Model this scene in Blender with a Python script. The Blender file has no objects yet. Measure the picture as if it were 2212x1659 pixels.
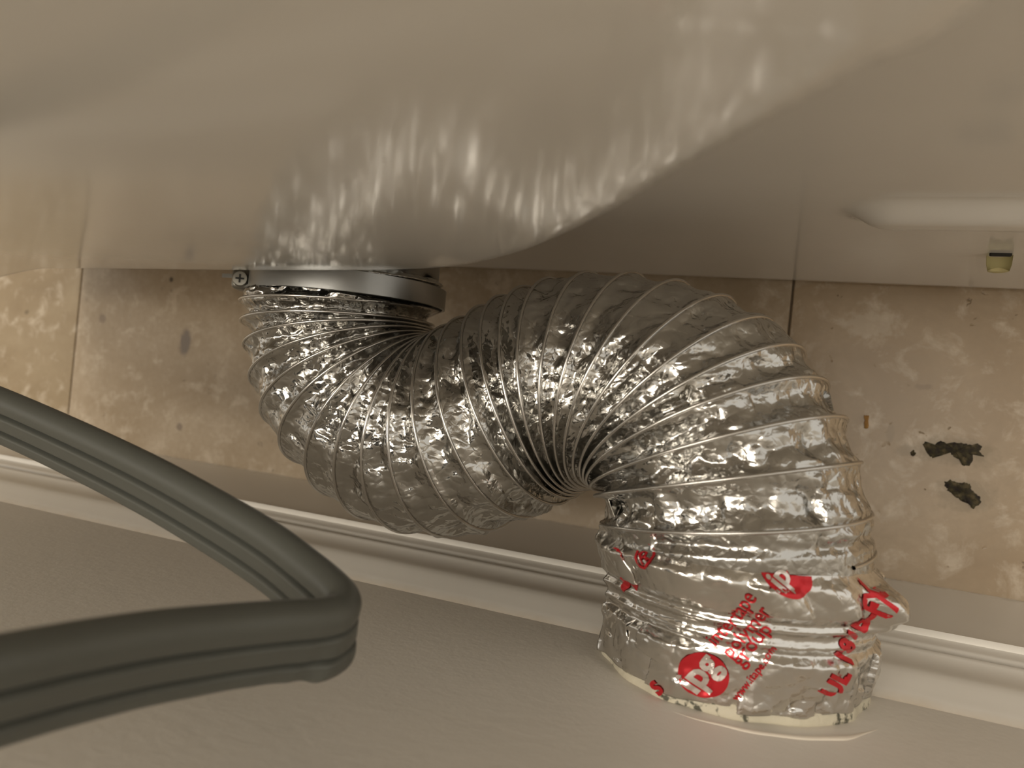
import bpy, bmesh, math, random
import numpy as np
from mathutils import Vector, Matrix

random.seed(7)
C = bpy.context.scene.collection
PI = math.pi

# ------------------------------------------------------------------ camera
# world: X runs along the wall, Y from the wall towards the dryer, Z up; the phone hangs in the gap
H = 0.53                                    # height of the lens above the floor
F = 1640.0                                  # focal length in pixels of the 2212 x 1659 frame
ROT = np.array([[0.9239, -0.0927, 0.3712],
                [0.0995, 0.9950, 0.0008],
                [-0.3694, 0.0362, 0.9286]])
_u, _s, _v = np.linalg.svd(ROT); ROT = _u @ _v
cam_d = bpy.data.cameras.new('camera'); cam = bpy.data.objects.new('camera', cam_d); C.objects.link(cam)
cam_d.sensor_width = 36.0; cam_d.lens = F / 2212 * 36.0; cam_d.clip_start = 0.01
m4 = Matrix.Identity(4)
for i in range(3):
    for j in range(3):
        m4[i][j] = float(ROT[i, j])
m4[2][3] = H
cam.matrix_world = m4
cam_d.dof.use_dof = True; cam_d.dof.focus_distance = 0.345; cam_d.dof.aperture_fstop = 11.0
scene = bpy.context.scene
scene.camera = cam

# ------------------------------------------------------------------ light
world = bpy.data.worlds.new('room_air'); scene.world = world; world.use_nodes = True
bg = world.node_tree.nodes['Background']
bg.inputs[0].default_value = (1.0, 0.94, 0.84, 1); bg.inputs[1].default_value = 1.0
def area(name, loc, target, sx, sy, watt, col):
    d = bpy.data.lights.new(name, 'AREA'); d.shape = 'RECTANGLE'; d.size = sx; d.size_y = sy
    d.energy = watt; d.color = col
    o = bpy.data.objects.new(name, d); C.objects.link(o); o.location = loc
    o.rotation_euler = (Vector(target) - Vector(loc)).to_track_quat('-Z', 'Y').to_euler()
    return o
area('ceiling_light', (-0.35, 0.42, 2.42), (-0.35, 0.42, 0), 1.6, 1.1, 78, (1.0, 0.92, 0.80))
scene.view_settings.view_transform = 'Standard'; scene.view_settings.look = 'None'
scene.view_settings.gamma = 1.0; scene.view_settings.use_curve_mapping = False
scene.view_settings.exposure = -0.18
scene.cycles.max_bounces = 10; scene.cycles.glossy_bounces = 6; scene.cycles.diffuse_bounces = 5

# ------------------------------------------------------------------ helpers
def ray(px, py):
    r = np.array([(px - 1106) / F, -(py - 829.5) / F, -1.0])
    return ROT @ r
def at_z(px, py, z):
    d = ray(px, py); t = (z - H) / d[2]
    return np.array([0, 0, H]) + d * t
def at_t(px, py, t):
    return np.array([0, 0, H]) + ray(px, py) * t

def link(name, verts, faces, mat, parent=None, smooth=True):
    me = bpy.data.meshes.new(name)
    me.from_pydata([tuple(map(float, v)) for v in verts], [], faces)
    return linkme(name, me, mat, parent, smooth)
def linkme(name, me, mat, parent=None, smooth=True):
    if mat: me.materials.append(mat)
    if smooth: me.polygons.foreach_set('use_smooth', [True] * len(me.polygons))
    me.update()
    o = bpy.data.objects.new(name, me); C.objects.link(o)
    if parent is not None: o.parent = parent
    return o
def grid_mesh(name, P, wrap_j, mat, parent=None, smooth=True):
    """P: (n, m, 3) array of points -> quads; columns wrap if asked"""
    n, m, _ = P.shape
    i = np.arange(n - 1)[:, None]; j = np.arange(m if wrap_j else m - 1)[None, :]
    j2 = (j + 1) % m
    q = np.stack(np.broadcast_arrays(i * m + j, i * m + j2, (i + 1) * m + j2, (i + 1) * m + j), -1).reshape(-1, 4)
    me = bpy.data.meshes.new(name)
    me.vertices.add(n * m); me.vertices.foreach_set('co', P.reshape(-1).astype(np.float32))
    nf = len(q)
    me.loops.add(nf * 4); me.loops.foreach_set('vertex_index', q.reshape(-1).astype(np.int32))
    me.polygons.add(nf); me.polygons.foreach_set('loop_start', (np.arange(nf) * 4).astype(np.int32))
    me.update(calc_edges=True); me.validate()
    return linkme(name, me, mat, parent, smooth)
def bm_obj(name, bm, mat, parent=None, smooth=False):
    me = bpy.data.meshes.new(name); bm.to_mesh(me); bm.free()
    return linkme(name, me, mat, parent, smooth)
def box_bm(lo, hi, bevel=0.0, seg=2):
    bm = bmesh.new(); bmesh.ops.create_cube(bm, size=1.0)
    for v in bm.verts:
        v.co = Vector([lo[k] + (v.co[k] + 0.5) * (hi[k] - lo[k]) for k in range(3)])
    if bevel: bmesh.ops.bevel(bm, geom=bm.edges[:], offset=bevel, segments=seg, profile=0.5, affect='EDGES')
    return bm
def empty(name, loc):
    o = bpy.data.objects.new(name, None); C.objects.link(o); o.location = loc; o.empty_display_size = 0.02
    return o
def adopt(child, parent):
    """children are built in world space; keep them there under an Empty that stands elsewhere"""
    child.parent = parent; child.matrix_parent_inverse = Matrix.Translation(-Vector(parent.location)); return child
def tag(o, label, cat=None, group=None, kind=None):
    o['label'] = label
    if cat: o['category'] = cat
    if group: o['group'] = group
    if kind: o['kind'] = kind
    return o

# ---- crumple: the upper envelope of tilted paraboloids over jittered cells = facets with creases
_tab = np.random.RandomState(3).rand(64, 64, 6)
def crumple(x, y, cx, cy, seed=0, slope=1.0, curv=0.22):
    ca, sa = math.cos(0.55 + seed), math.sin(0.55 + seed)
    if abs(cx - cy) < 0.4 * max(cx, cy): x, y = ca * x + sa * y, ca * y - sa * x      # turn the cells so they follow no grid line
    x = x / cx; y = y / cy
    ix = np.floor(x).astype(int); iy = np.floor(y).astype(int)
    best = np.full(np.broadcast(x, y).shape, -9.0)
    for dx in (-2, -1, 0, 1, 2):
        for dy in (-2, -1, 0, 1, 2):
            a = ix + dx; b = iy + dy
            r = _tab[(a + seed * 17) % 64, (b + seed * 29) % 64]
            px = x - (a + r[..., 0]); py = y - (b + r[..., 1])
            h = (r[..., 2] - 0.5) * 0.6 + slope * ((r[..., 3] - 0.5) * px + (r[..., 4] - 0.5) * py) - curv * (px * px + py * py)
            best = np.maximum(best, h)
    return best - 0.22
def sstep(a, b, x):
    t = np.clip((x - a) / (b - a), 0, 1); return t * t * (3 - 2 * t)

# ------------------------------------------------------------------ materials
def mat(name, base=(0.8, 0.8, 0.8), rough=0.5, metal=0.0, ior=None, spec=None):
    m = bpy.data.materials.new(name); m.use_nodes = True
    b = m.node_tree.nodes['Principled BSDF']
    b.inputs['Base Color'].default_value = (*base, 1); b.inputs['Roughness'].default_value = rough
    b.inputs['Metallic'].default_value = metal
    if ior: b.inputs['IOR'].default_value = ior
    if spec is not None: b.inputs['Specular IOR Level'].default_value = spec
    return m
class NT:
    def __init__(s, m): s.m = m; s.t = m.node_tree; s.b = s.t.nodes['Principled BSDF']
    def n(s, kind, **kw):
        nd = s.t.nodes.new(kind)
        for k, v in kw.items():
            if k in nd.inputs.keys() if isinstance(k, str) else False: nd.inputs[k].default_value = v
            else: setattr(nd, k, v)
        return nd
    def l(s, a, b): s.t.links.new(a, b)
    def coord(s): return s.n('ShaderNodeTexCoord').outputs['Object']
    def mapping(s, vec, scale=(1, 1, 1), loc=(0, 0, 0)):
        mp = s.n('ShaderNodeMapping'); mp.inputs['Scale'].default_value = scale; mp.inputs['Location'].default_value = loc
        s.l(vec, mp.inputs['Vector']); return mp.outputs['Vector']
    def noise(s, vec, scale, detail=4, rough=0.55, dist=0.0):
        nd = s.n('ShaderNodeTexNoise'); nd.inputs['Scale'].default_value = scale; nd.inputs['Detail'].default_value = detail
        nd.inputs['Roughness'].default_value = rough; nd.inputs['Distortion'].default_value = dist
        s.l(vec, nd.inputs['Vector']); return nd.outputs['Fac']
    def voronoi(s, vec, scale, feature='F1', out='Distance'):
        nd = s.n('ShaderNodeTexVoronoi'); nd.feature = feature; nd.inputs['Scale'].default_value = scale
        s.l(vec, nd.inputs['Vector']); return nd.outputs[out]
    def ramp(s, fac, stops):
        nd = s.n('ShaderNodeValToRGB'); el = nd.color_ramp.elements
        while len(el) < len(stops): el.new(0.5)
        for e, (p, c) in zip(el, stops):
            e.position = p; e.color = (*c, 1) if len(c) == 3 else c
        s.l(fac, nd.inputs[0]); return nd.outputs[0]
    def mix(s, fac, a, b, mode='MIX'):
        nd = s.n('ShaderNodeMixRGB'); nd.blend_type = mode
        for i, v in ((0, fac), (1, a), (2, b)):
            if isinstance(v, (int, float)): nd.inputs[i].default_value = v
            elif isinstance(v, tuple): nd.inputs[i].default_value = (*v, 1)
            else: s.l(v, nd.inputs[i])
        return nd.outputs[0]
    def math(s, op, a, b=None):
        nd = s.n('ShaderNodeMath'); nd.operation = op
        for i, v in ((0, a), (1, b)):
            if v is None: continue
            if isinstance(v, (int, float)): nd.inputs[i].default_value = v
            else: s.l(v, nd.inputs[i])
        return nd.outputs[0]
    def bump(s, h, strength=0.3, dist=0.001, prev=None):
        nd = s.n('ShaderNodeBump'); nd.inputs['Strength'].default_value = strength; nd.inputs['Distance'].default_value = dist
        s.l(h, nd.inputs['Height'])
        if prev is not None: s.l(prev, nd.inputs['Normal'])
        return nd.outputs['Normal']

# wall paint
M_wall = mat('wall_paint', (0.62, 0.56, 0.47), 0.5)
n = NT(M_wall); co = n.coord()
n.l(n.ramp(n.noise(co, 7, 5), [(0.3, (0.69, 0.645, 0.575)), (0.7, (0.75, 0.705, 0.635))]), n.b.inputs['Base Color'])
n.l(n.bump(n.noise(co, 260, 3), 0.25, 0.0006), n.b.inputs['Normal'])
# baseboard enamel, with grime along the top joint
M_base = mat('baseboard_enamel', (0.74, 0.70, 0.63), 0.32)
n = NT(M_base); co = n.coord()
sep = n.n('ShaderNodeSeparateXYZ'); n.l(co, sep.inputs[0])
top = n.math('SUBTRACT', sep.outputs['Z'], n.math('MULTIPLY', n.noise(co, 55, 4), 0.009))
grime = n.ramp(top, [(0.181, (0, 0, 0)), (0.187, (1, 1, 1))])
spk = n.ramp(n.noise(co, 160, 3), [(0.42, (0, 0, 0)), (0.62, (1, 1, 1))])
c1 = n.mix(n.math('MULTIPLY', grime, 0.55), (0.74, 0.70, 0.63), (0.50, 0.38, 0.24))
foot = n.ramp(n.math('ADD', sep.outputs['Z'], n.math('MULTIPLY', n.noise(co, 90, 4), 0.012)), [(0.006, (1, 1, 1)), (0.013, (0, 0, 0))])
c2 = n.mix(n.math('MULTIPLY', n.math('MULTIPLY', foot, spk), 0.6), c1, (0.24, 0.19, 0.13))
n.l(c2, n.b.inputs['Base Color'])
# dryer enamel: glossy, mirrors the duct at a flat angle
M_dryer = mat('dryer_enamel', (0.60, 0.55, 0.475), 0.10, ior=1.52)
n = NT(M_dryer); co = n.coord()
n.l(n.bump(n.noise(co, 420, 2), 0.06, 0.0004), n.b.inputs['Normal'])
n.l(n.ramp(n.noise(co, 11, 4), [(0.3, (0.655, 0.625, 0.58)), (0.7, (0.69, 0.66, 0.615))]), n.b.inputs['Base Color'])
# foils
def foil(name, base, rough, fine, bumpd):
    m = mat(name, base, rough, 1.0)
    n = NT(m); co = n.coord()
    v1 = n.voronoi(co, fine, 'DISTANCE_TO_EDGE')
    wob = n.n('ShaderNodeTexNoise'); wob.inputs['Scale'].default_value = 90; n.l(co, wob.inputs['Vector'])
    dis = n.mix(0.012, co, wob.outputs['Color'], 'ADD')
    v2 = n.voronoi(n.mapping(dis, (1, 1, 1), (0.3, 0.1, 0.7)), fine * 0.55, 'DISTANCE_TO_EDGE')
    b1 = n.bump(v1, 0.35, bumpd)
    b2 = n.bump(v2, 0.5, bumpd * 1.6, b1)
    n.l(b2, n.b.inputs['Normal'])
    n.l(n.ramp(n.noise(co, 60, 3), [(0.35, (rough * 0.8,) * 3), (0.7, (rough * 1.4,) * 3)]), n.b.inputs['Roughness'])
    return m
M_foil = foil('duct_foil', (0.53, 0.52, 0.495), 0.15, 260, 0.0010)
M_tape = foil('tape_foil', (0.70, 0.68, 0.645), 0.16, 190, 0.0011)
M_wire = mat('foil_over_wire', (0.60, 0.58, 0.55), 0.24, 1.0)
M_red = mat('red_print', (0.55, 0.022, 0.03), 0.28, 0.45)
M_foilprint = mat('bare_foil_letter', (0.80, 0.74, 0.70), 0.3, 0.9)
M_zinc = mat('zinc_band', (0.40, 0.405, 0.40), 0.33, 1.0)
n = NT(M_zinc); co = n.coord()
n.l(n.bump(n.noise(n.mapping(co, (60, 900, 60)), 8, 2), 0.10, 0.0003), n.b.inputs['Normal'])
M_screw = mat('screw_steel', (0.30, 0.29, 0.26), 0.42, 1.0)
M_slot = mat('screw_slot', (0.03, 0.03, 0.03), 0.6)
# cord
M_cord = mat('grey_cord_vinyl', (0.092, 0.095, 0.082), 0.42)
n = NT(M_cord); n.l(n.bump(n.noise(n.coord(), 500, 2), 0.1, 0.0004), n.b.inputs['Normal'])
# caulk with mould specks
M_caulk = mat('caulk', (0.62, 0.57, 0.44), 0.6)
n = NT(M_caulk); co = n.coord()
sp = n.ramp(n.noise(co, 95, 4, 0.6), [(0.53, (0, 0, 0)), (0.57, (1, 1, 1))])
n.l(n.mix(sp, (0.56, 0.51, 0.39), (0.08, 0.075, 0.05)), n.b.inputs['Base Color'])
n.l(n.bump(n.noise(co, 200, 4), 0.6, 0.0012), n.b.inputs['Normal'])
M_smear = mat('dried_paint_ridge', (0.68, 0.61, 0.51), 0.5)
M_dirt = mat('dark_debris', (0.035, 0.028, 0.018), 0.8)
n = NT(M_dirt); co = n.coord()
n.l(n.ramp(n.noise(co, 260, 4), [(0.35, (0.018, 0.012, 0.010)), (0.55, (0.050, 0.040, 0.016)), (0.70, (0.13, 0.10, 0.05))]), n.b.inputs['Base Color'])
n.l(n.bump(n.noise(co, 700, 4), 0.8, 0.001), n.b.inputs['Normal'])
M_crumb = mat('orange_crumb', (0.36, 0.19, 0.05), 0.7)
M_grout = mat('grout', (0.16, 0.12, 0.08), 0.9)
M_plug = mat('yellowed_plastic', (0.62, 0.56, 0.30), 0.5)
M_dark = mat('dark_gap', (0.02, 0.018, 0.015), 0.8)
# travertine; the tile's own tint comes from its object colour
M_tile = mat('travertine', (0.5, 0.4, 0.28), 0.38)
n = NT(M_tile)
geo = n.n('ShaderNodeNewGeometry').outputs['Position']
tint = n.n('ShaderNodeObjectInfo').outputs['Color']
cl = n.noise(geo, 9, 6, 0.62, 0.6)
fine = n.noise(geo, 46, 6, 0.65, 0.4)
c = n.mix(n.ramp(cl, [(0.32, (0, 0, 0)), (0.68, (1, 1, 1))]), (0.66, 0.60, 0.50), (1.0, 1.0, 1.0))
c = n.mix(1.0, tint, c, 'MULTIPLY')
c = n.mix(n.math('MULTIPLY', n.ramp(fine, [(0.52, (0, 0, 0)), (0.68, (1, 1, 1))]), 0.55), c, (0.62, 0.53, 0.42))
grain = n.noise(geo, 190, 5, 0.7)
c = n.mix(n.math('MULTIPLY', n.ramp(grain, [(0.40, (1, 1, 1)), (0.62, (0, 0, 0))]), 0.28), c, (0.27, 0.20, 0.12))
blot = n.noise(n.mapping(geo, (1, 1, 1), (0.4, 0.3, 0)), 24, 5, 0.6, 0.8)
c = n.mix(n.math('MULTIPLY', n.ramp(blot, [(0.56, (0, 0, 0)), (0.70, (1, 1, 1))]), 0.4), c, (0.30, 0.22, 0.13))
def spot(c, p, ra, rb, col, amt, wob=0.4):
    v = n.n('ShaderNodeVectorMath'); v.operation = 'SUBTRACT'; n.l(geo, v.inputs[0]); v.inputs[1].default_value = tuple(p)
    v2 = n.n('ShaderNodeVectorMath'); v2.operation = 'MULTIPLY'; n.l(v.outputs[0], v2.inputs[0]); v2.inputs[1].default_value = (1 / ra, 1 / rb, 0)
    ln = n.n('ShaderNodeVectorMath'); ln.operation = 'LENGTH'; n.l(v2.outputs[0], ln.inputs[0])
    d = n.math('ADD', ln.outputs['Value'], n.math('MULTIPLY', n.math('SUBTRACT', n.noise(geo, 160, 3), 0.5), wob * 2))
    return n.mix(n.math('MULTIPLY', n.ramp(d, [(0.6, (1, 1, 1)), (1.0, (0, 0, 0))]), amt), c, col)
c = spot(c, at_z(400, 740, 0), 0.0075, 0.0145, (0.155, 0.125, 0.105), 0.85, 0.35)     # grey oval in the stone
c = spot(c, at_z(370, 604, 0), 0.003, 0.003, (0.05, 0.035, 0.02), 0.9, 0.2)
c = spot(c, at_z(221, 688, 0), 0.006, 0.005, (0.19, 0.14, 0.10), 0.7)
c = spot(c, at_z(388, 922, 0), 0.004, 0.004, (0.16, 0.12, 0.09), 0.7)
c = spot(c, at_z(58, 674, 0), 0.004, 0.003, (0.12, 0.085, 0.04), 0.7)
c = spot(c, at_z(1994, 836, 0), 0.006, 0.0022, (0.15, 0.10, 0.05), 0.45, 0.9)
c = spot(c, at_z(1922, 935, 0), 0.0025, 0.008, (0.24, 0.175, 0.10), 0.6, 0.8)
c = spot(c, at_z(2062, 974, 0), 0.026, 0.010, (0.20, 0.145, 0.07), 0.6, 0.7)
c = spot(c, at_z(2086, 1070, 0), 0.018, 0.012, (0.20, 0.15, 0.08), 0.5, 0.7)
c = spot(c, at_z(1960, 975, 0), 0.010, 0.004, (0.20, 0.145, 0.075), 0.5, 0.8)
c = spot(c, at_z(1880, 700, 0), 0.020, 0.010, (0.50, 0.42, 0.32), 0.5, 0.8)
wb = n.n('ShaderNodeTexNoise'); wb.inputs['Scale'].default_value = 140; n.l(geo, wb.inputs['Vector'])
pit = n.voronoi(n.mix(0.02, geo, wb.outputs['Color'], 'ADD'), 75, 'F1')
pits = n.math('MULTIPLY', n.ramp(pit, [(0.05, (1, 1, 1)), (0.13, (0, 0, 0))]), n.ramp(n.noise(geo, 22, 2), [(0.50, (0, 0, 0)), (0.58, (1, 1, 1))]))
c = n.mix(n.math('MULTIPLY', pits, 0.55), c, (0.10, 0.07, 0.04))
n.l(c, n.b.inputs['Base Color'])
n.l(n.bump(fine, 0.12, 0.0008, n.bump(pits, 0.5, -0.001)), n.b.inputs['Normal'])

# ------------------------------------------------------------------ the setting
WALL = -0.110; BOARD = -0.0975; REC = 0.083
fl = tag(bm_obj('floor', box_bm((-1.75, -0.40, -0.03), (1.05, 0.95, -0.0018)), M_grout), 'beige travertine tile floor behind the dryer', kind='structure')
JR, JL = -0.0205, -0.674; TW = JR - JL; TH = 0.3268; G = 0.0007
tile_bm = box_bm((G, G, -0.010), (TW - G, TH - G, 0.0), 0.0006, 1)
tile_me = bpy.data.meshes.new('tile'); tile_bm.to_mesh(tile_me); tile_bm.free(); tile_me.materials.append(M_tile)
tints = {-1: (0.35, 0.272, 0.17), 0: (0.46, 0.375, 0.275), 1: (0.42, 0.32, 0.21)}
for a in (-1, 0, 1):
    for b in (-1, 0, 1):
        t = bpy.data.objects.new('tile', tile_me); C.objects.link(t); t.parent = fl
        t.location = (JL + a * TW, -0.13 + b * TH, 0); k = 1 + 0.05 * math.sin(a * 5 + b * 9) * (b != 0)
        t.color = (*[q * k for q in tints[a]], 1)
wl = tag(bm_obj('wall_back', box_bm((-1.75, -0.23, -0.03), (1.05, WALL, 2.45)), M_wall), 'beige painted wall behind the dryer', kind='structure')
# baseboard: one moulded profile swept along the wall
prof = [(0.0, 0.0), (0.0, 0.0125), (0.1165, 0.0125), (0.1176, 0.0136), (0.1192, 0.0137), (0.1204, 0.0126), (0.1209, 0.0108),
        (0.1225, 0.0103), (0.1300, 0.0100), (0.1325, 0.0094), (0.1338, 0.0080), (0.1375, 0.0076), (0.1395, 0.0082), (0.1410, 0.0096), (0.1422, 0.0098),
        (0.1440, 0.0090), (0.1480, 0.0078), (0.1540, 0.0071), (0.1600, 0.0070), (0.1640, 0.0072), (0.1672, 0.0070),
        (0.1710, 0.0060), (0.1760, 0.0044), (0.1820, 0.0026), (0.1870, 0.0013), (0.1900, 0.0)]
xs = np.linspace(-1.75, 1.05, 141)
P = np.zeros((len(xs), len(prof), 3))
for j, (z, off) in enumerate(prof):
    P[:, j, 0] = xs; P[:, j, 1] = WALL + off; P[:, j, 2] = z
bb = grid_mesh('baseboard_back', P, False, M_base)
bb.data.polygons.foreach_set('use_smooth', [True] * len(bb.data.polygons))
bb.data.set_sharp_from_angle(angle=math.radians(38))
tag(bb, 'white moulded baseboard along the wall', kind='structure')

# ------------------------------------------------------------------ dryer
dry = empty('dryer', (-0.25, 0.40, 0.0))
tag(dry, 'off-white clothes dryer with bulging glossy enamelled back panel', 'dryer')
sil = [(-60, 622), (60, 592), (160, 586), (450, 590), (750, 592), (930, 589), (1040, 577), (1150, 548), (1300, 482), (1420, 415), (1550, 345), (1720, 258), (1900, 168), (2050, 95)]
contour = []
for px, py in sil:
    d = ray(px, py); t = 0.0385 / d[1]; contour.append((d[0] * t, H + d[2] * t))
contour += [(0.030, 0.50), (0.040, 0.58), (0.045, 1.10)]
contour = [(-0.76, contour[0][1] - 0.03)] + contour
cp = []
for k in range(len(contour) - 1):
    p0 = np.array(contour[max(k - 1, 0)]); p1 = np.array(contour[k]); p2 = np.array(contour[k + 1]); p3 = np.array(contour[min(k + 2, len(contour) - 1)])
    for s in np.linspace(0, 1, 10, endpoint=False):
        cp.append(0.5 * (2 * p1 + (p2 - p0) * s + (2 * p0 - 5 * p1 + 4 * p2 - p3) * s * s + (3 * p1 - p0 - 3 * p2 + p3) * s ** 3))
cp.append(np.array(contour[-1])); cp = np.array(cp)
def bulge_d(U, Z):
    sh = U.shape; U = U.ravel(); Z = Z.ravel(); d = np.full(U.shape, 9.0)
    for a, b in zip(cp[:-1], cp[1:]):
        e = b - a; t = np.clip(((U - a[0]) * e[0] + (Z - a[1]) * e[1]) / (e @ e), 0, 1)
        d = np.minimum(d, np.hypot(U - a[0] - t * e[0], Z - a[1] - t * e[1]))
    poly = np.vstack([cp, [(-0.9, 1.2), (-0.9, 0.05)]])
    ins = np.zeros(U.shape, bool)
    for a, b in zip(poly, np.roll(poly, -1, 0)):
        c_ = ((a[1] > Z) != (b[1] > Z))
        with np.errstate(divide='ignore', invalid='ignore'):
            ins ^= c_ & (U < (b[0] - a[0]) * (Z - a[1]) / (b[1] - a[1] + 1e-12) + a[0])
    return np.where(ins, d, -d).reshape(sh)
DU0, DU1, DTOP, DBOT = -0.68, 0.18, 0.93, 0.010
us = np.linspace(DU0, DU1, 260)
zs = np.concatenate([np.linspace(DBOT, 0.56, 190), np.linspace(0.57, DTOP, 30)])
U, Z = np.meshgrid(us, zs)
D = bulge_d(U, Z)
S = 0.87 * sstep(-0.034, 0.003, D) + 0.13 * (1 - (1 - np.clip(D / 0.12, 0, 1)) ** 2)
Y = REC - 0.0495 * S
# embossed bead low on the right
seg = np.clip(U, 0.022, 0.40); bd = np.hypot(U - seg, Z - 0.197)
Y -= 0.0065 * (1 - sstep(0.004, 0.020, bd))
Y += 0.0012 * sstep(DBOT + 0.012, DBOT, Z)
P = np.stack([U, Y, Z], -1)
# close bottom flange, top and sides by folding the rim back
rim = lambda A: np.stack([A[..., 0], A[..., 1] + 0.02, A[..., 2]], -1)
P = np.concatenate([rim(P[:1]), P, rim(P[-1:])], 0)
P = np.concatenate([rim(P[:, :1]), P, rim(P[:, -1:])], 1)
adopt(grid_mesh('back_panel', P[:, ::-1], False, M_dryer), dry)
adopt(bm_obj('cabinet', box_bm((DU0 + 0.001, REC + 0.015, DBOT + 0.004), (DU1 - 0.001, 0.74, DTOP + 0.03), 0.008, 3), M_dryer), dry)
for a in (DU0 + 0.06, DU1 - 0.06):
    for b in (REC + 0.08, 0.68):
        bm = bmesh.new(); bmesh.ops.create_cone(bm, cap_ends=True, segments=20, radius1=0.018, radius2=0.012, depth=0.018, matrix=Matrix.Translation((a, b, 0.0091)))
        adopt(bm_obj('foot', bm, M_dark), dry)
# exhaust stub
UC, ZC = -0.245, 0.173
ang = np.linspace(0, 2 * PI, 64, endpoint=False)
def tube_y(name, rows, uc, zc, m, parent, smooth=True):
    P = np.zeros((len(rows), 64, 3))
    for i, (y, r) in enumerate(rows):
        P[i, :, 0] = uc + r * np.cos(ang); P[i, :, 1] = y; P[i, :, 2] = zc + r * np.sin(ang)
    return adopt(grid_mesh(name, P, True, m, None, smooth), parent)
bandless = tube_y('exhaust_pipe', [(0.090, 0.0485), (0.040, 0.0485), (0.040, 0.0475), (0.090, 0.0475)], UC, ZC, M_zinc, dry)
# yellowed tab low on the recessed panel: half-round, open slit on top
tp = np.array([0.0735, REC - 0.0002, 0.118])
vs = []; fs = []; NA = 14
for k in range(NA + 1):
    a = PI + PI * k / NA
    for r, d in ((0.0054, 0.0), (0.0052, 0.0045), (0.0044, 0.0078), (0.0030, 0.0070)):
        vs.append((tp[0] + r * math.cos(a), tp[1] - d, tp[2] + 1.35 * r * math.sin(a)))
for k in range(NA):
    for q in range(3):
        i = k * 4 + q; fs.append((i, i + 1, i + 5, i + 4))
vs.append((tp[0], tp[1] - 0.0062, tp[2])); ci = len(vs) - 1
for k in range(NA): fs.append((k * 4 + 3, ci, k * 4 + 7))
pl = adopt(link('knockout_tab', vs, fs, M_plug), dry); pl['label'] = 'yellowed half-round tab'
sl = adopt(bm_obj('tab_slit', box_bm((tp[0] - 0.0045, tp[1] - 0.0012, tp[2] + 0.0004), (tp[0] + 0.0045, tp[1] + 0.001, tp[2] + 0.0024), 0.0004, 1), M_dark), pl)

# ------------------------------------------------------------------ flexible duct
duct = empty('flexible_duct', (-0.10, -0.01, 0.12))
tag(duct, 'crumpled silver foil dryer duct snaking from the dryer to the wall', 'duct')
RD = 0.0525
rings = [  # left-hand point, right-hand point (seen from above, in travel order), height of the ring's centre
    ((955, 680), (535, 655), .1730), ((960, 699), (533, 702), .1732), ((961, 702), (543, 762), .1735), ((961, 704), (560, 842), .1740),
    ((962, 706), (590, 922), .1750), ((963, 708), (640, 1000), .1760), ((964, 710), (710, 1072), .1775), ((966, 712), (790, 1122), .179),
    ((968, 713), (872, 1149), .181), ((973, 713), (960, 1154), .182), ((990, 706), (1050, 1140), .182), ((1025, 688), (1130, 1114), .181),
    ((1070, 664), (1200, 1082), .179), ((1110, 642), (1233, 1068), .1775), ((1160, 622), (1244, 1062), .176), ((1218, 604), (1252, 1059), .1755),
    ((1308, 592), (1258, 1056), .1765), ((1405, 598), (1263, 1054), .180), ((1505, 622), (1268, 1053), .1865), ((1605, 658), (1273, 1052), .194),
    ((1690, 708), (1278, 1052), .200), ((1750, 775), (1283, 1052), .2045), ((1795, 850), (1288, 1053), .207), ((1832, 930), (1293, 1056), .209),
    ((1860, 1025), (1298, 1064), .210), ((1888, 1135), (1305, 1106), .209), ((1893, 1212), (1312, 1185), .206)]
cs = [np.array([UC, 0.058, ZC]), np.array([UC, 0.046, ZC])]; As = [np.array([1., 0, 0])] * 2
for Lp, Rp, z in rings:
    a = at_z(*Lp, z); b = at_z(*Rp, z)
    cs.append((a + b) / 2); d = a - b; As.append(d / np.linalg.norm(d))
cs.append(np.array([-0.0222, -0.073, 0.2015])); As.append(np.array([1., 0, 0]) * 1.0)
# the last rings face the wall: left-hand side is +X there as well
cs = np.array(cs); As = np.array(As)
NR = len(cs)
def spline(K, q):
    q = np.clip(q, 0, NR - 1.0001); k = np.floor(q).astype(int); s = (q - k)[..., None]
    g = lambda i: K[np.clip(i, 0, NR - 1)]
    p0, p1, p2, p3 = g(k - 1), g(k), g(k + 1), g(k + 2)
    return 0.5 * (2 * p1 + (p2 - p0) * s + (2 * p0 - 5 * p1 + 4 * p2 - p3) * s * s + (3 * p1 - p0 - 3 * p2 + p3) * s ** 3)
UP = np.array([0, 0, 1.0])
def tube(q, th, r):
    c_ = spline(cs, q); a = spline(As, q); a[..., 2] = 0; a = a / np.linalg.norm(a, axis=-1, keepdims=True)
    tau = np.radians(np.interp(q, [0, 2.5, 5, 12, 16, 20, 24, 27.4, 30], [0, 0, 4, 4, 7, 13, 14, 0, 0]))[..., None]
    tr = np.stack([a[..., 1], -a[..., 0], 0 * a[..., 0]], -1)
    bv = UP * np.cos(tau) - tr * np.sin(tau)
    return c_ + r[..., None] * (np.cos(th)[..., None] * a + np.sin(th)[..., None] * bv)
def base_r(q):
    return RD - 0.0014 * sstep(2.0, 1.5, q) - 0.0012 * sstep(NR - 2.2, NR - 1.0, q)
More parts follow.
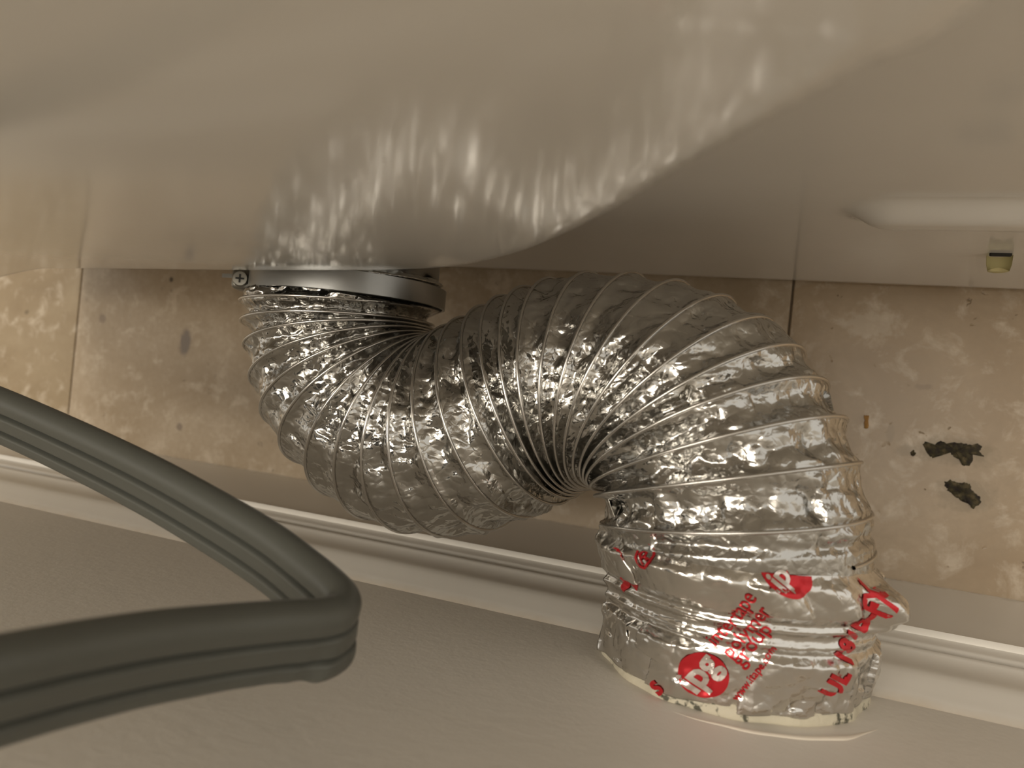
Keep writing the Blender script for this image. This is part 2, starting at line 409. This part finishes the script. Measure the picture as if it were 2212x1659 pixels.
# visible wire turns should meet the measured rings on the upper side (theta = 90 deg)
HEL = 1.0
def turn(q, th): return q - HEL * (np.mod(th, 2 * PI) / (2 * PI) - 0.25)
NT_, NS = 416, 22
q = np.linspace(0.6, NR - 1.02, int((NR - 1.6) * NS))[:, None] * np.ones((1, NT_))
th = (np.arange(NT_) / NT_ * 2 * PI)[None, :] * np.ones((q.shape[0], 1))
ph = turn(q, th); f = ph - np.floor(ph)
sp = np.linalg.norm(tube(np.clip(q + 0.5, 0, NR - 1.001), th, base_r(q)) - tube(np.clip(q - 0.5, 0, NR - 1.001), th, base_r(q)), axis=-1)
slack = 0.5 * np.sqrt(np.maximum(0.0195 ** 2 - sp ** 2, 0)) * 0.62
dip = np.clip(slack, 0.0020, 0.0046) * (1 - sstep(NR - 2.85, NR - 2.5, q))
hat = np.sin(PI * f) ** 1.1
X = RD * th; Yp = ph * 0.019
# circumference wraps: blend two shifted copies so the seam hides underneath
Xs = RD * (np.mod(th - 1.5 * PI, 2 * PI))
Ys = q * 0.019
k1 = crumple(Xs, Ys, 0.0085, 0.0105, 1, 1.3)
k2 = crumple(Xs + 0.3 * Ys, Ys - 0.2 * Xs, 0.0042, 0.0050, 2, 1.4)
k3 = crumple(Xs, Ys, 0.0065, 0.026, 5, 1.2)      # puckers across the bands
amp = np.clip(sstep(0.0, 0.22, f) * sstep(1.0, 0.78, f), 0.03, 1) * (1 - 0.85 * sstep(NR - 2.85, NR - 2.5, q))
flat = 0.60 + 0.40 * sstep(0.35, 0.6, crumple(Xs, Ys, 0.030, 0.03, 7, 1.0) + 0.35)
r = base_r(q) - dip * hat + amp * flat * (0.0058 * (k1 - k1.mean() - 0.05) + 0.0034 * (k2 - k2.mean()) + 0.0030 * (k3 - k3.mean()))
# foil squeezed under the clamp: pinched pleats
pin = sstep(2.05, 1.6, q)
r += pin * sstep(1.50, 1.72, q) * 0.0034 * (crumple(Xs, Ys, 0.0060, 0.05, 9, 1.8) - 0.1)
# fine axial jitter so the facets are not pure radial waves
q2 = q + amp * 0.10 * crumple(Xs, Ys, 0.007, 0.007, 11, 1.2)
P = tube(np.clip(q2, 0, NR - 1.001), th, r)
adopt(grid_mesh('foil_sleeve', P[:, ::-1], True, M_foil), duct)
# the spring wire, wound as one helix under the foil
turns = np.arange(2.0, NR - 1.9, 1 / 150.0)
wt = np.mod((turns - np.floor(turns)) * 2 * PI, 2 * PI)
wq = np.floor(turns) + HEL * (wt / (2 * PI) - 0.25)
wth = wt
WC = tube(np.clip(wq, 0.7, NR - 1.01), wth, base_r(wq) + 0.0001)
tan = np.gradient(WC, axis=0); tan /= np.linalg.norm(tan, axis=1, keepdims=True) + 1e-12
out = WC - spline(cs, wq); out -= (out * tan).sum(1, keepdims=True) * tan; out /= np.linalg.norm(out, axis=1, keepdims=True)
bi = np.cross(tan, out); wa = np.linspace(0, 2 * PI, 8, endpoint=False)
P = WC[:, None] + 0.00078 * (np.cos(wa)[None, :, None] * out[:, None] + np.sin(wa)[None, :, None] * bi[:, None])
adopt(grid_mesh('wire_coil', P, True, M_wire), duct)['label'] = 'helical spring wire ridge'

# ------------------------------------------------------------------ foil tape on the wall pipe
_ay = cs[[26, 27, 28, 29], 1]; _au = cs[[26, 27, 28, 29], 0]; _az = cs[[26, 27, 28, 29], 2]
_ay = np.append(_ay, -0.108)[::-1]; _au = np.append(_au, -0.0228)[::-1]; _az = np.append(_az, 0.195)[::-1]
def axis_c(y): return np.interp(y, _ay, _au), np.interp(y, _ay, _az)
RP = 0.0512
TH0 = math.radians(154)
def seam(y): return TH0 + 0.035 * np.sin(y * 190) + 0.025 * np.sin(y * 420 + 1) - 0.5 * (y + 0.08)
def tape_r(y, th):
    s_ = -RP * th
    z1 = sstep(-0.0735, -0.069, y); z3 = 1 - sstep(-0.088, -0.084, y)
    r = RP + 0.0020 * sstep(-0.078, -0.066, y) - 0.0017 * sstep(-0.062, -0.054, y)
    r = r + 0.0016 * np.exp(-((y + 0.0755) / 0.0015) ** 2) + 0.0011 * np.exp(-((y + 0.0815) / 0.0016) ** 2)
    eg = 1 - sstep(-0.0600, -0.0545, y)
    calm = 1 - 0.6 * np.exp(-((np.sin(th - 1.50) * RP) / 0.013) ** 4 - ((y + 0.082) / 0.020) ** 4) * (np.sin(th) > 0)
    eg = eg * calm; z3 = z3 * calm
    r = r + eg * z1 * (0.0032 * crumple(s_ + 0.25 * y, y, 0.0046, 0.015, 13, 1.7) + 0.0013 * crumple(s_, y, 0.0040, 0.0045, 14, 1.6) + 0.0004)
    r = r + (1 - z1) * z3 * (0.0027 * crumple(s_, y, 0.0080, 0.0085, 15, 1.7) + 0.0012 * crumple(s_ + y, y - s_, 0.0042, 0.0046, 16, 1.6) + 0.0002)
    r = r + (1 - z1) * (1 - z3) * 0.0007 * crumple(s_, y, 0.007, 0.0055, 19, 1.4)
    sd = np.mod(th - seam(y) + PI, 2 * PI) - PI
    r = r - 0.0030 * np.exp(-((sd - 0.055) / 0.040) ** 2) * (1 - sstep(-0.092, -0.100, y)) * sstep(0.0, 0.012, sd)
    # a pinched loop of tape standing off on the right
    t = np.arctan2(np.sin(th - 0.30), np.cos(th - 0.30))
    r = r + 0.0080 * np.exp(-(t / 0.20) ** 4) * np.exp(-((y + 0.0690) / 0.0080) ** 4)
    return r
def tape_pt(y, th, lift=0.0):
    uc, zc = axis_c(y); r = tape_r(y, th) + lift
    return np.stack([uc + r * np.cos(th), y + 0 * th, zc + r * np.sin(th)], -1)
phi = np.linspace(0, 2 * PI + 0.45, 560)[None, :]
w = np.linspace(0, 1, 110)[:, None]
edge = 0.0005 * np.sin(phi * 5) + 0.0003 * np.sin(phi * 23 + 1)
torn = 0.015 * np.exp(-((phi - (2 * PI + 0.02)) / 0.16) ** 2)
ytop = -0.0535 + edge + torn; ybot = -0.1050 - 0.0022 * np.sin(phi + 0.6) + 0.0006 * np.sin(phi * 14)
YY = ytop + (ybot - ytop) * w
THH = seam(YY) - phi
lift = 0.0006 * (1 - phi / (2 * PI)) + 0.0034 * np.exp(-phi / 0.07) * (0.55 + 0.45 * np.sin(YY * 230 + 0.7)) + 0 * w
tape = adopt(grid_mesh('foil_tape', tape_pt(YY, THH, lift)[:, ::-1], False, M_tape), duct)
tape['label'] = 'shiny foil tape with red print wrapped round the wall end'
sol = tape.modifiers.new('thickness', 'SOLIDIFY'); sol.thickness = 0.0003; sol.offset = -1
def tape_lift(th):
    p = np.mod(TH0 - th, 2 * PI)
    return 0.0006 * (1 - p / (2 * PI))
# pixel on the photographed tape -> (s, y) on the unrolled tape
def on_tape(px, py):
    d = ray(px, py); y = -0.08
    for _ in range(6):
        uc, zc = (float(k) for k in axis_c(y)); R = RP + 0.0006 + 0.0014 * float(sstep(-0.078, -0.066, y))
        a = d[0] ** 2 + d[2] ** 2; b = d[0] * -uc + d[2] * (H - zc); c_ = uc ** 2 + (H - zc) ** 2 - R * R
        t = (-b - math.sqrt(max(b * b - a * c_, 0))) / a
        p = np.array([0, 0, H]) + d * t; y = p[1]
    return np.array([-RP * math.atan2(p[2] - zc, p[0] - uc), p[1]])
def wrap_mesh(name, pts, faces, m, parent, lift):
    pts = np.array(pts); th = -pts[:, 0] / RP; y = pts[:, 1]
    V = tape_pt(y, th, tape_lift(th) + lift)
    return adopt(link(name, V, faces, m), parent)
def text_geo(txt, bold=0.02):
    cu = bpy.data.curves.new('t', 'FONT'); cu.body = txt; cu.size = 1.0; cu.offset = bold; cu.resolution_u = 3
    o = bpy.data.objects.new('t', cu); C.objects.link(o)
    dg = bpy.context.evaluated_depsgraph_get(); me = bpy.data.meshes.new_from_object(o.evaluated_get(dg))
    bpy.data.objects.remove(o); bm = bmesh.new(); bm.from_mesh(me); bpy.data.meshes.remove(me)
    bmesh.ops.remove_doubles(bm, verts=bm.verts[:], dist=1e-5)
    bmesh.ops.triangulate(bm, faces=bm.faces[:])
    for _ in range(4):
        es = [e for e in bm.edges if e.calc_length() > 0.07]
        if not es: break
        bmesh.ops.subdivide_edges(bm, edges=es, cuts=1); bmesh.ops.triangulate(bm, faces=bm.faces[:])
    bm.verts.index_update()
    v = np.array([x.co[:2] for x in bm.verts]); f_ = [[x.index for x in q_.verts] for q_ in bm.faces]; bm.free()
    return v, f_
def text_on_tape(name, txt, a, b, parent, m=M_red, lift=0.00034, bold=0.008, tall=1.0):
    v, f_ = text_geo(txt, bold); A = on_tape(*a); B = on_tape(*b); e = B - A; L = np.linalg.norm(e); e = e / L; nrm = np.array([-e[1], e[0]])
    x0, x1 = v[:, 0].min(), v[:, 0].max(); k = L / (x1 - x0)
    pts = A + (v[:, :1] - x0) * k * e + v[:, 1:] * k * tall * nrm
    return wrap_mesh(name, pts, f_, m, parent, lift)
def disc_on_tape(name, c_, rad, parent, cut=None, lift=0.00036):
    c0 = on_tape(*c_); pts = [c0]; faces = []; NRG, NAG = 10, 48
    for i in range(1, NRG + 1):
        for k in range(NAG):
            a = 2 * PI * k / NAG; p = c0 + rad * i / NRG * np.array([math.cos(a), math.sin(a)])
            if cut is not None: p[1] = min(p[1], cut)
            pts.append(p)
    for k in range(NAG):
        faces.append((0, 1 + k, 1 + (k + 1) % NAG))
        for i in range(NRG - 1):
            p, q_ = 1 + i * NAG + k, 1 + i * NAG + (k + 1) % NAG
            faces.append((p, p + NAG, q_ + NAG, q_))
    return wrap_mesh(name, pts, faces, M_red, parent, lift), c0
logo, c0 = disc_on_tape('red_logo_disc', (1523, 1455), 0.0083, tape)
logo['label'] = 'round red printed logo on the tape'
text_on_tape('logo_letters', 'ipg', (1508, 1494), (1560, 1434), tape, M_foilprint, 0.0007, 0.035, 1.0)
logo2, c1 = disc_on_tape('red_logo_disc', (1702, 1232), 0.0088, tape, cut=-0.0552)
logo2['label'] = 'cut-off red printed logo at the tape edge'
text_on_tape('logo_letters', 'ip', (1686, 1274), (1711, 1245), tape, M_foilprint, 0.0007, 0.03)
text_on_tape('printed_lettering', 'intertape', (1546, 1396), (1633, 1290), tape)
text_on_tape('printed_lettering', 'polymer', (1580, 1420), (1662, 1318), tape)
text_on_tape('printed_lettering', 'group', (1601, 1440), (1668, 1358), tape)
text_on_tape('printed_lettering', 'www.itape.com', (1592, 1512), (1676, 1400), tape, bold=0.012)
text_on_tape('printed_lettering', 'UL 181B-FX', (1790, 1505), (1876, 1262), tape, bold=0.05, tall=1.25)
text_on_tape('printed_lettering', '-P', (1362, 1292), (1390, 1240), tape, bold=0.05)
text_on_tape('printed_lettering', '\u00ae', (1404, 1238), (1428, 1206), tape, bold=0.01)
text_on_tape('printed_lettering', 's', (1434, 1500), (1446, 1485), tape, bold=0.03)

# caulk where the pipe enters the wall
def ring(name, R0, rad_r, rad_y, m, a0, a1, seed, y0):
    nseg = 220; a = np.linspace(a0, a1, nseg)[:, None]; b = np.linspace(0, 2 * PI, 12, endpoint=False)[None, :]
    rs = np.random.RandomState(seed); w1 = sum(rs.rand() * np.sin(a * k + rs.rand() * 6) for k in (3, 5, 9, 14, 22)) / 2.5
    taper = np.clip(np.minimum((a - a0), (a1 - a)) / 0.35, 0.02, 1) if a1 - a0 < 6.2 else 1.0
    rr = rad_r * (1 + 0.3 * w1) * taper; ry = rad_y * (1 + 0.2 * w1) * taper
    R_ = R0 + 0.0008 * w1
    uu = -0.0228 + (R_ + rr * np.cos(b)) * np.cos(a); zz = 0.195 + (R_ + rr * np.cos(b)) * np.sin(a); yy = y0 + ry * np.sin(b) + 0 * a
    o = grid_mesh(name, np.stack([uu, yy, zz], -1), True, m); return o
ck = ring('caulk_ring', 0.0522, 0.0016, 0.0040, M_caulk, -0.05, 2 * PI - 0.05, 4, WALL + 0.0008)
tag(ck, 'cream caulk ring with mould specks around the duct hole in the wall', 'caulk')
sm = ring('paint_ridge', 0.0620, 0.0012, 0.0007, M_smear, 0.50, 1.80, 8, WALL)
tag(sm, 'thin dried paint ridge on the wall beside the caulk', 'paint ridge')

# ------------------------------------------------------------------ hose clamp
cl_ = empty('hose_clamp', (UC, 0.041, ZC - 0.054)); tag(cl_, 'zinc worm-drive hose clamp tightened round the duct at the dryer', 'hose clamp')
RB = 0.0530
tube_y('band', [(0.0475, RB - 0.0003), (0.0472, RB + 0.0004), (0.0368, RB + 0.0004), (0.0365, RB - 0.0003), (0.0368, RB - 0.0009), (0.0472, RB - 0.0009), (0.0475, RB - 0.0003)], UC, ZC, M_zinc, cl_)
C.objects['band'].data.set_sharp_from_angle(angle=math.radians(30)) if 'band' in C.objects else None
# the worm housing sits on the band's left shoulder, screw head looking up
a = math.radians(152); hc = Vector((UC + (RB + 0.0040) * math.cos(a), 0.0415, ZC + (RB + 0.0040) * math.sin(a)))
tan_v = Vector((math.sin(a), 0, -math.cos(a)))      # along the band, upward
rad_v = Vector((math.cos(a), 0, math.sin(a)))
B = Matrix((( *rad_v, 0), (0, 1, 0, 0), (*tan_v, 0), (0, 0, 0, 1))).transposed()
B = Matrix(((rad_v[0], 0, tan_v[0], hc[0]), (rad_v[1], 1, tan_v[1], hc[1]), (rad_v[2], 0, tan_v[2], hc[2]), (0, 0, 0, 1)))
bm = box_bm((-0.0052, -0.0056, -0.0080), (0.0052, 0.0056, 0.0080), 0.0026, 4); bm.transform(B)
adopt(bm_obj('screw_housing', bm, M_screw, smooth=True), cl_)
bm = bmesh.new(); bmesh.ops.create_cone(bm, cap_ends=True, segments=28, radius1=0.0046, radius2=0.0037, depth=0.0026, matrix=B @ Matrix.Translation((0, 0, 0.0086)))
scr = adopt(bm_obj('screw', bm, M_screw), cl_); scr['label'] = 'cross-head screw'
bm = bmesh.new()
for rx, ry in ((0.0023, 0.0005), (0.0005, 0.0023)):
    b2 = box_bm((-rx, -ry, 0.0094), (rx, ry, 0.01005)); b2.transform(B); me = bpy.data.meshes.new('x'); b2.to_mesh(me); b2.free(); bm.from_mesh(me)
adopt(bm_obj('cross_slot', bm, M_slot), scr)
bm = box_bm((-0.0085, -0.0011, -0.0002), (0, 0.0011, 0.0002)); bm.transform(Matrix.Translation((hc[0] - 0.0035, 0.0432, hc[2] + 0.004)))
adopt(bm_obj('band_tail', bm, M_zinc), cl_)

# ------------------------------------------------------------------ power cord
cpts = [(-420, 720, .395), (-240, 762, .355), (-60, 830, .318), (120, 906, .296), (300, 990, .275), (450, 1070, .257), (580, 1147, .241), (670, 1214, .228), (722, 1258, .2185),
        (744, 1288, .2115), (733, 1312, .205), (690, 1322, .199), (620, 1327, .1915), (500, 1337, .180), (350, 1352, .166), (180, 1378, .1515), (0, 1412, .138), (-200, 1455, .126), (-450, 1520, .115), (-750, 1600, .108)]
K = np.array([at_t(*p) for p in cpts])
def cr_spline(K, per):
    o = []
    for k in range(len(K) - 1):
        p0, p1, p2, p3 = K[max(k - 1, 0)], K[k], K[k + 1], K[min(k + 2, len(K) - 1)]
        for s in np.linspace(0, 1, per, endpoint=False):
            o.append(0.5 * (2 * p1 + (p2 - p0) * s + (2 * p0 - 5 * p1 + 4 * p2 - p3) * s * s + (3 * p1 - p0 - 3 * p2 + p3) * s ** 3))
    o.append(K[-1]); return np.array(o)
path = cr_spline(K, 12)
W_cam = np.array([-0.28, -0.80, -0.53]); Wd = ROT @ (W_cam / np.linalg.norm(W_cam))      # across the flat cord, first lobe -> third lobe
T = np.gradient(path, axis=0); T /= np.linalg.norm(T, axis=1, keepdims=True)
Wv = Wd[None] - (T @ Wd)[:, None] * T; Wv /= np.linalg.norm(Wv, axis=1, keepdims=True)
Nv = np.cross(T, Wv)
# cross-section: three lobes side by side with grooves on both faces
lw, lr = 0.0090, 0.0050
sec = []
for k in range(61):
    w_ = (k / 60.0) * 3 * lw
    c_ = (math.floor(min(w_ / lw, 2.999)) + 0.5) * lw; dx = (w_ - c_) / (lw / 2)
    end = (w_ < lw / 2) or (w_ > 2.5 * lw)
    if end: h = lr * math.sqrt(max(0, 1 - dx * dx))
    else: h = lr * (0.30 + 0.70 * (1 - abs(dx) ** 9)) if abs(dx) > 0.6 else lr
    if end and ((w_ < lw / 2 and dx > 0) or (w_ > 2.5 * lw and dx < 0)): h = lr
    sec.append((w_, h))
def grooved(w_):
    e = 0.0009
    return 1 - 0.96 * sum(math.exp(-((w_ - g) / e) ** 2) for g in (lw, 2 * lw))
sec = [(w_, h * grooved(w_)) for w_, h in ((k / 96 * 3 * lw, 0) for k in range(97)) for h in [lr * math.sqrt(max(0.0, 1 - (max(0, abs(w_ - 1.5 * lw) - 1.5 * lw + lr) / lr) ** 2))]]
loop = [(w_, h) for w_, h in sec] + [(w_, -h) for w_, h in sec[-2:0:-1]]
P = np.stack([path + Wv * (w_ - 0.003) + Nv * h for w_, h in loop], 1)
cd = grid_mesh('power_cord', P, True, M_cord)
tag(cd, 'flat grey three-lobed power cord looping in front of the wall', 'power cord')

# ------------------------------------------------------------------ debris on the right-hand tile
def clump(name, outline, h, seed, m):
    """outline in photo pixels on the floor -> low ragged mound"""
    pts = np.array([at_z(px, py, 0)[:2] for px, py in outline]); rs = np.random.RandomState(seed)
    dense = []
    for a_, b_ in zip(pts, np.roll(pts, -1, 0)):
        for s in np.linspace(0, 1, 5, endpoint=False): dense.append(a_ + (b_ - a_) * s + rs.randn(2) * 0.00022)
    dense = np.array(dense); c_ = dense.mean(0); n_ = len(dense); V = []; Fc = []
    for k, (s, z) in enumerate(((1.0, 0.00005), (0.93, h * 0.7), (0.6, h), (0.25, h * 0.8))):
        for p in dense: V.append((*(c_ + (p - c_) * s), z * (0.6 + 0.8 * rs.rand()) if k else z))
    V.append((*c_, h))
    for k in range(3):
        for i in range(n_): Fc.append((k * n_ + i, k * n_ + (i + 1) % n_, (k + 1) * n_ + (i + 1) % n_, (k + 1) * n_ + i))
    for i in range(n_): Fc.append((3 * n_ + i, 3 * n_ + (i + 1) % n_, 4 * n_))
    return link(name, V, Fc, m, None, True)
d = clump('dirt_clump', [(1992, 960), (1998, 952), (2004, 963), (2018, 962), (2030, 952), (2044, 958), (2062, 956), (2085, 958), (2100, 962), (2112, 958), (2122, 965), (2116, 975), (2126, 986), (2114, 984), (2100, 978), (2102, 994), (2094, 1006), (2078, 1005), (2074, 994), (2058, 986), (2050, 974), (2040, 980), (2026, 982), (2014, 990), (2004, 980)], 0.0012, 1, M_dirt)
tag(d, 'ragged dark brown patch of debris, the upper and wider of two on the tile', 'debris')
d = clump('dirt_clump', [(2040, 1042), (2052, 1037), (2068, 1042), (2084, 1043), (2096, 1046), (2098, 1058), (2108, 1066), (2118, 1074), (2120, 1084), (2114, 1092), (2100, 1099), (2092, 1088), (2076, 1082), (2060, 1070), (2048, 1060), (2040, 1050)], 0.0012, 2, M_dirt)
tag(d, 'dark greenish debris patch on the tile, below the wider brown one', 'debris')
d = clump('dirt_clump', [(1967, 976), (1973, 972), (1979, 978), (1976, 985), (1968, 984)], 0.0007, 3, M_dirt)
tag(d, 'tiny dark crumb left of the wider debris patch', 'debris')
d = clump('crumb', [(1866, 897), (1877, 897), (1876, 925), (1867, 925)], 0.0016, 4, M_crumb)
tag(d, 'small orange crumb on the tile beside the duct', 'crumb')
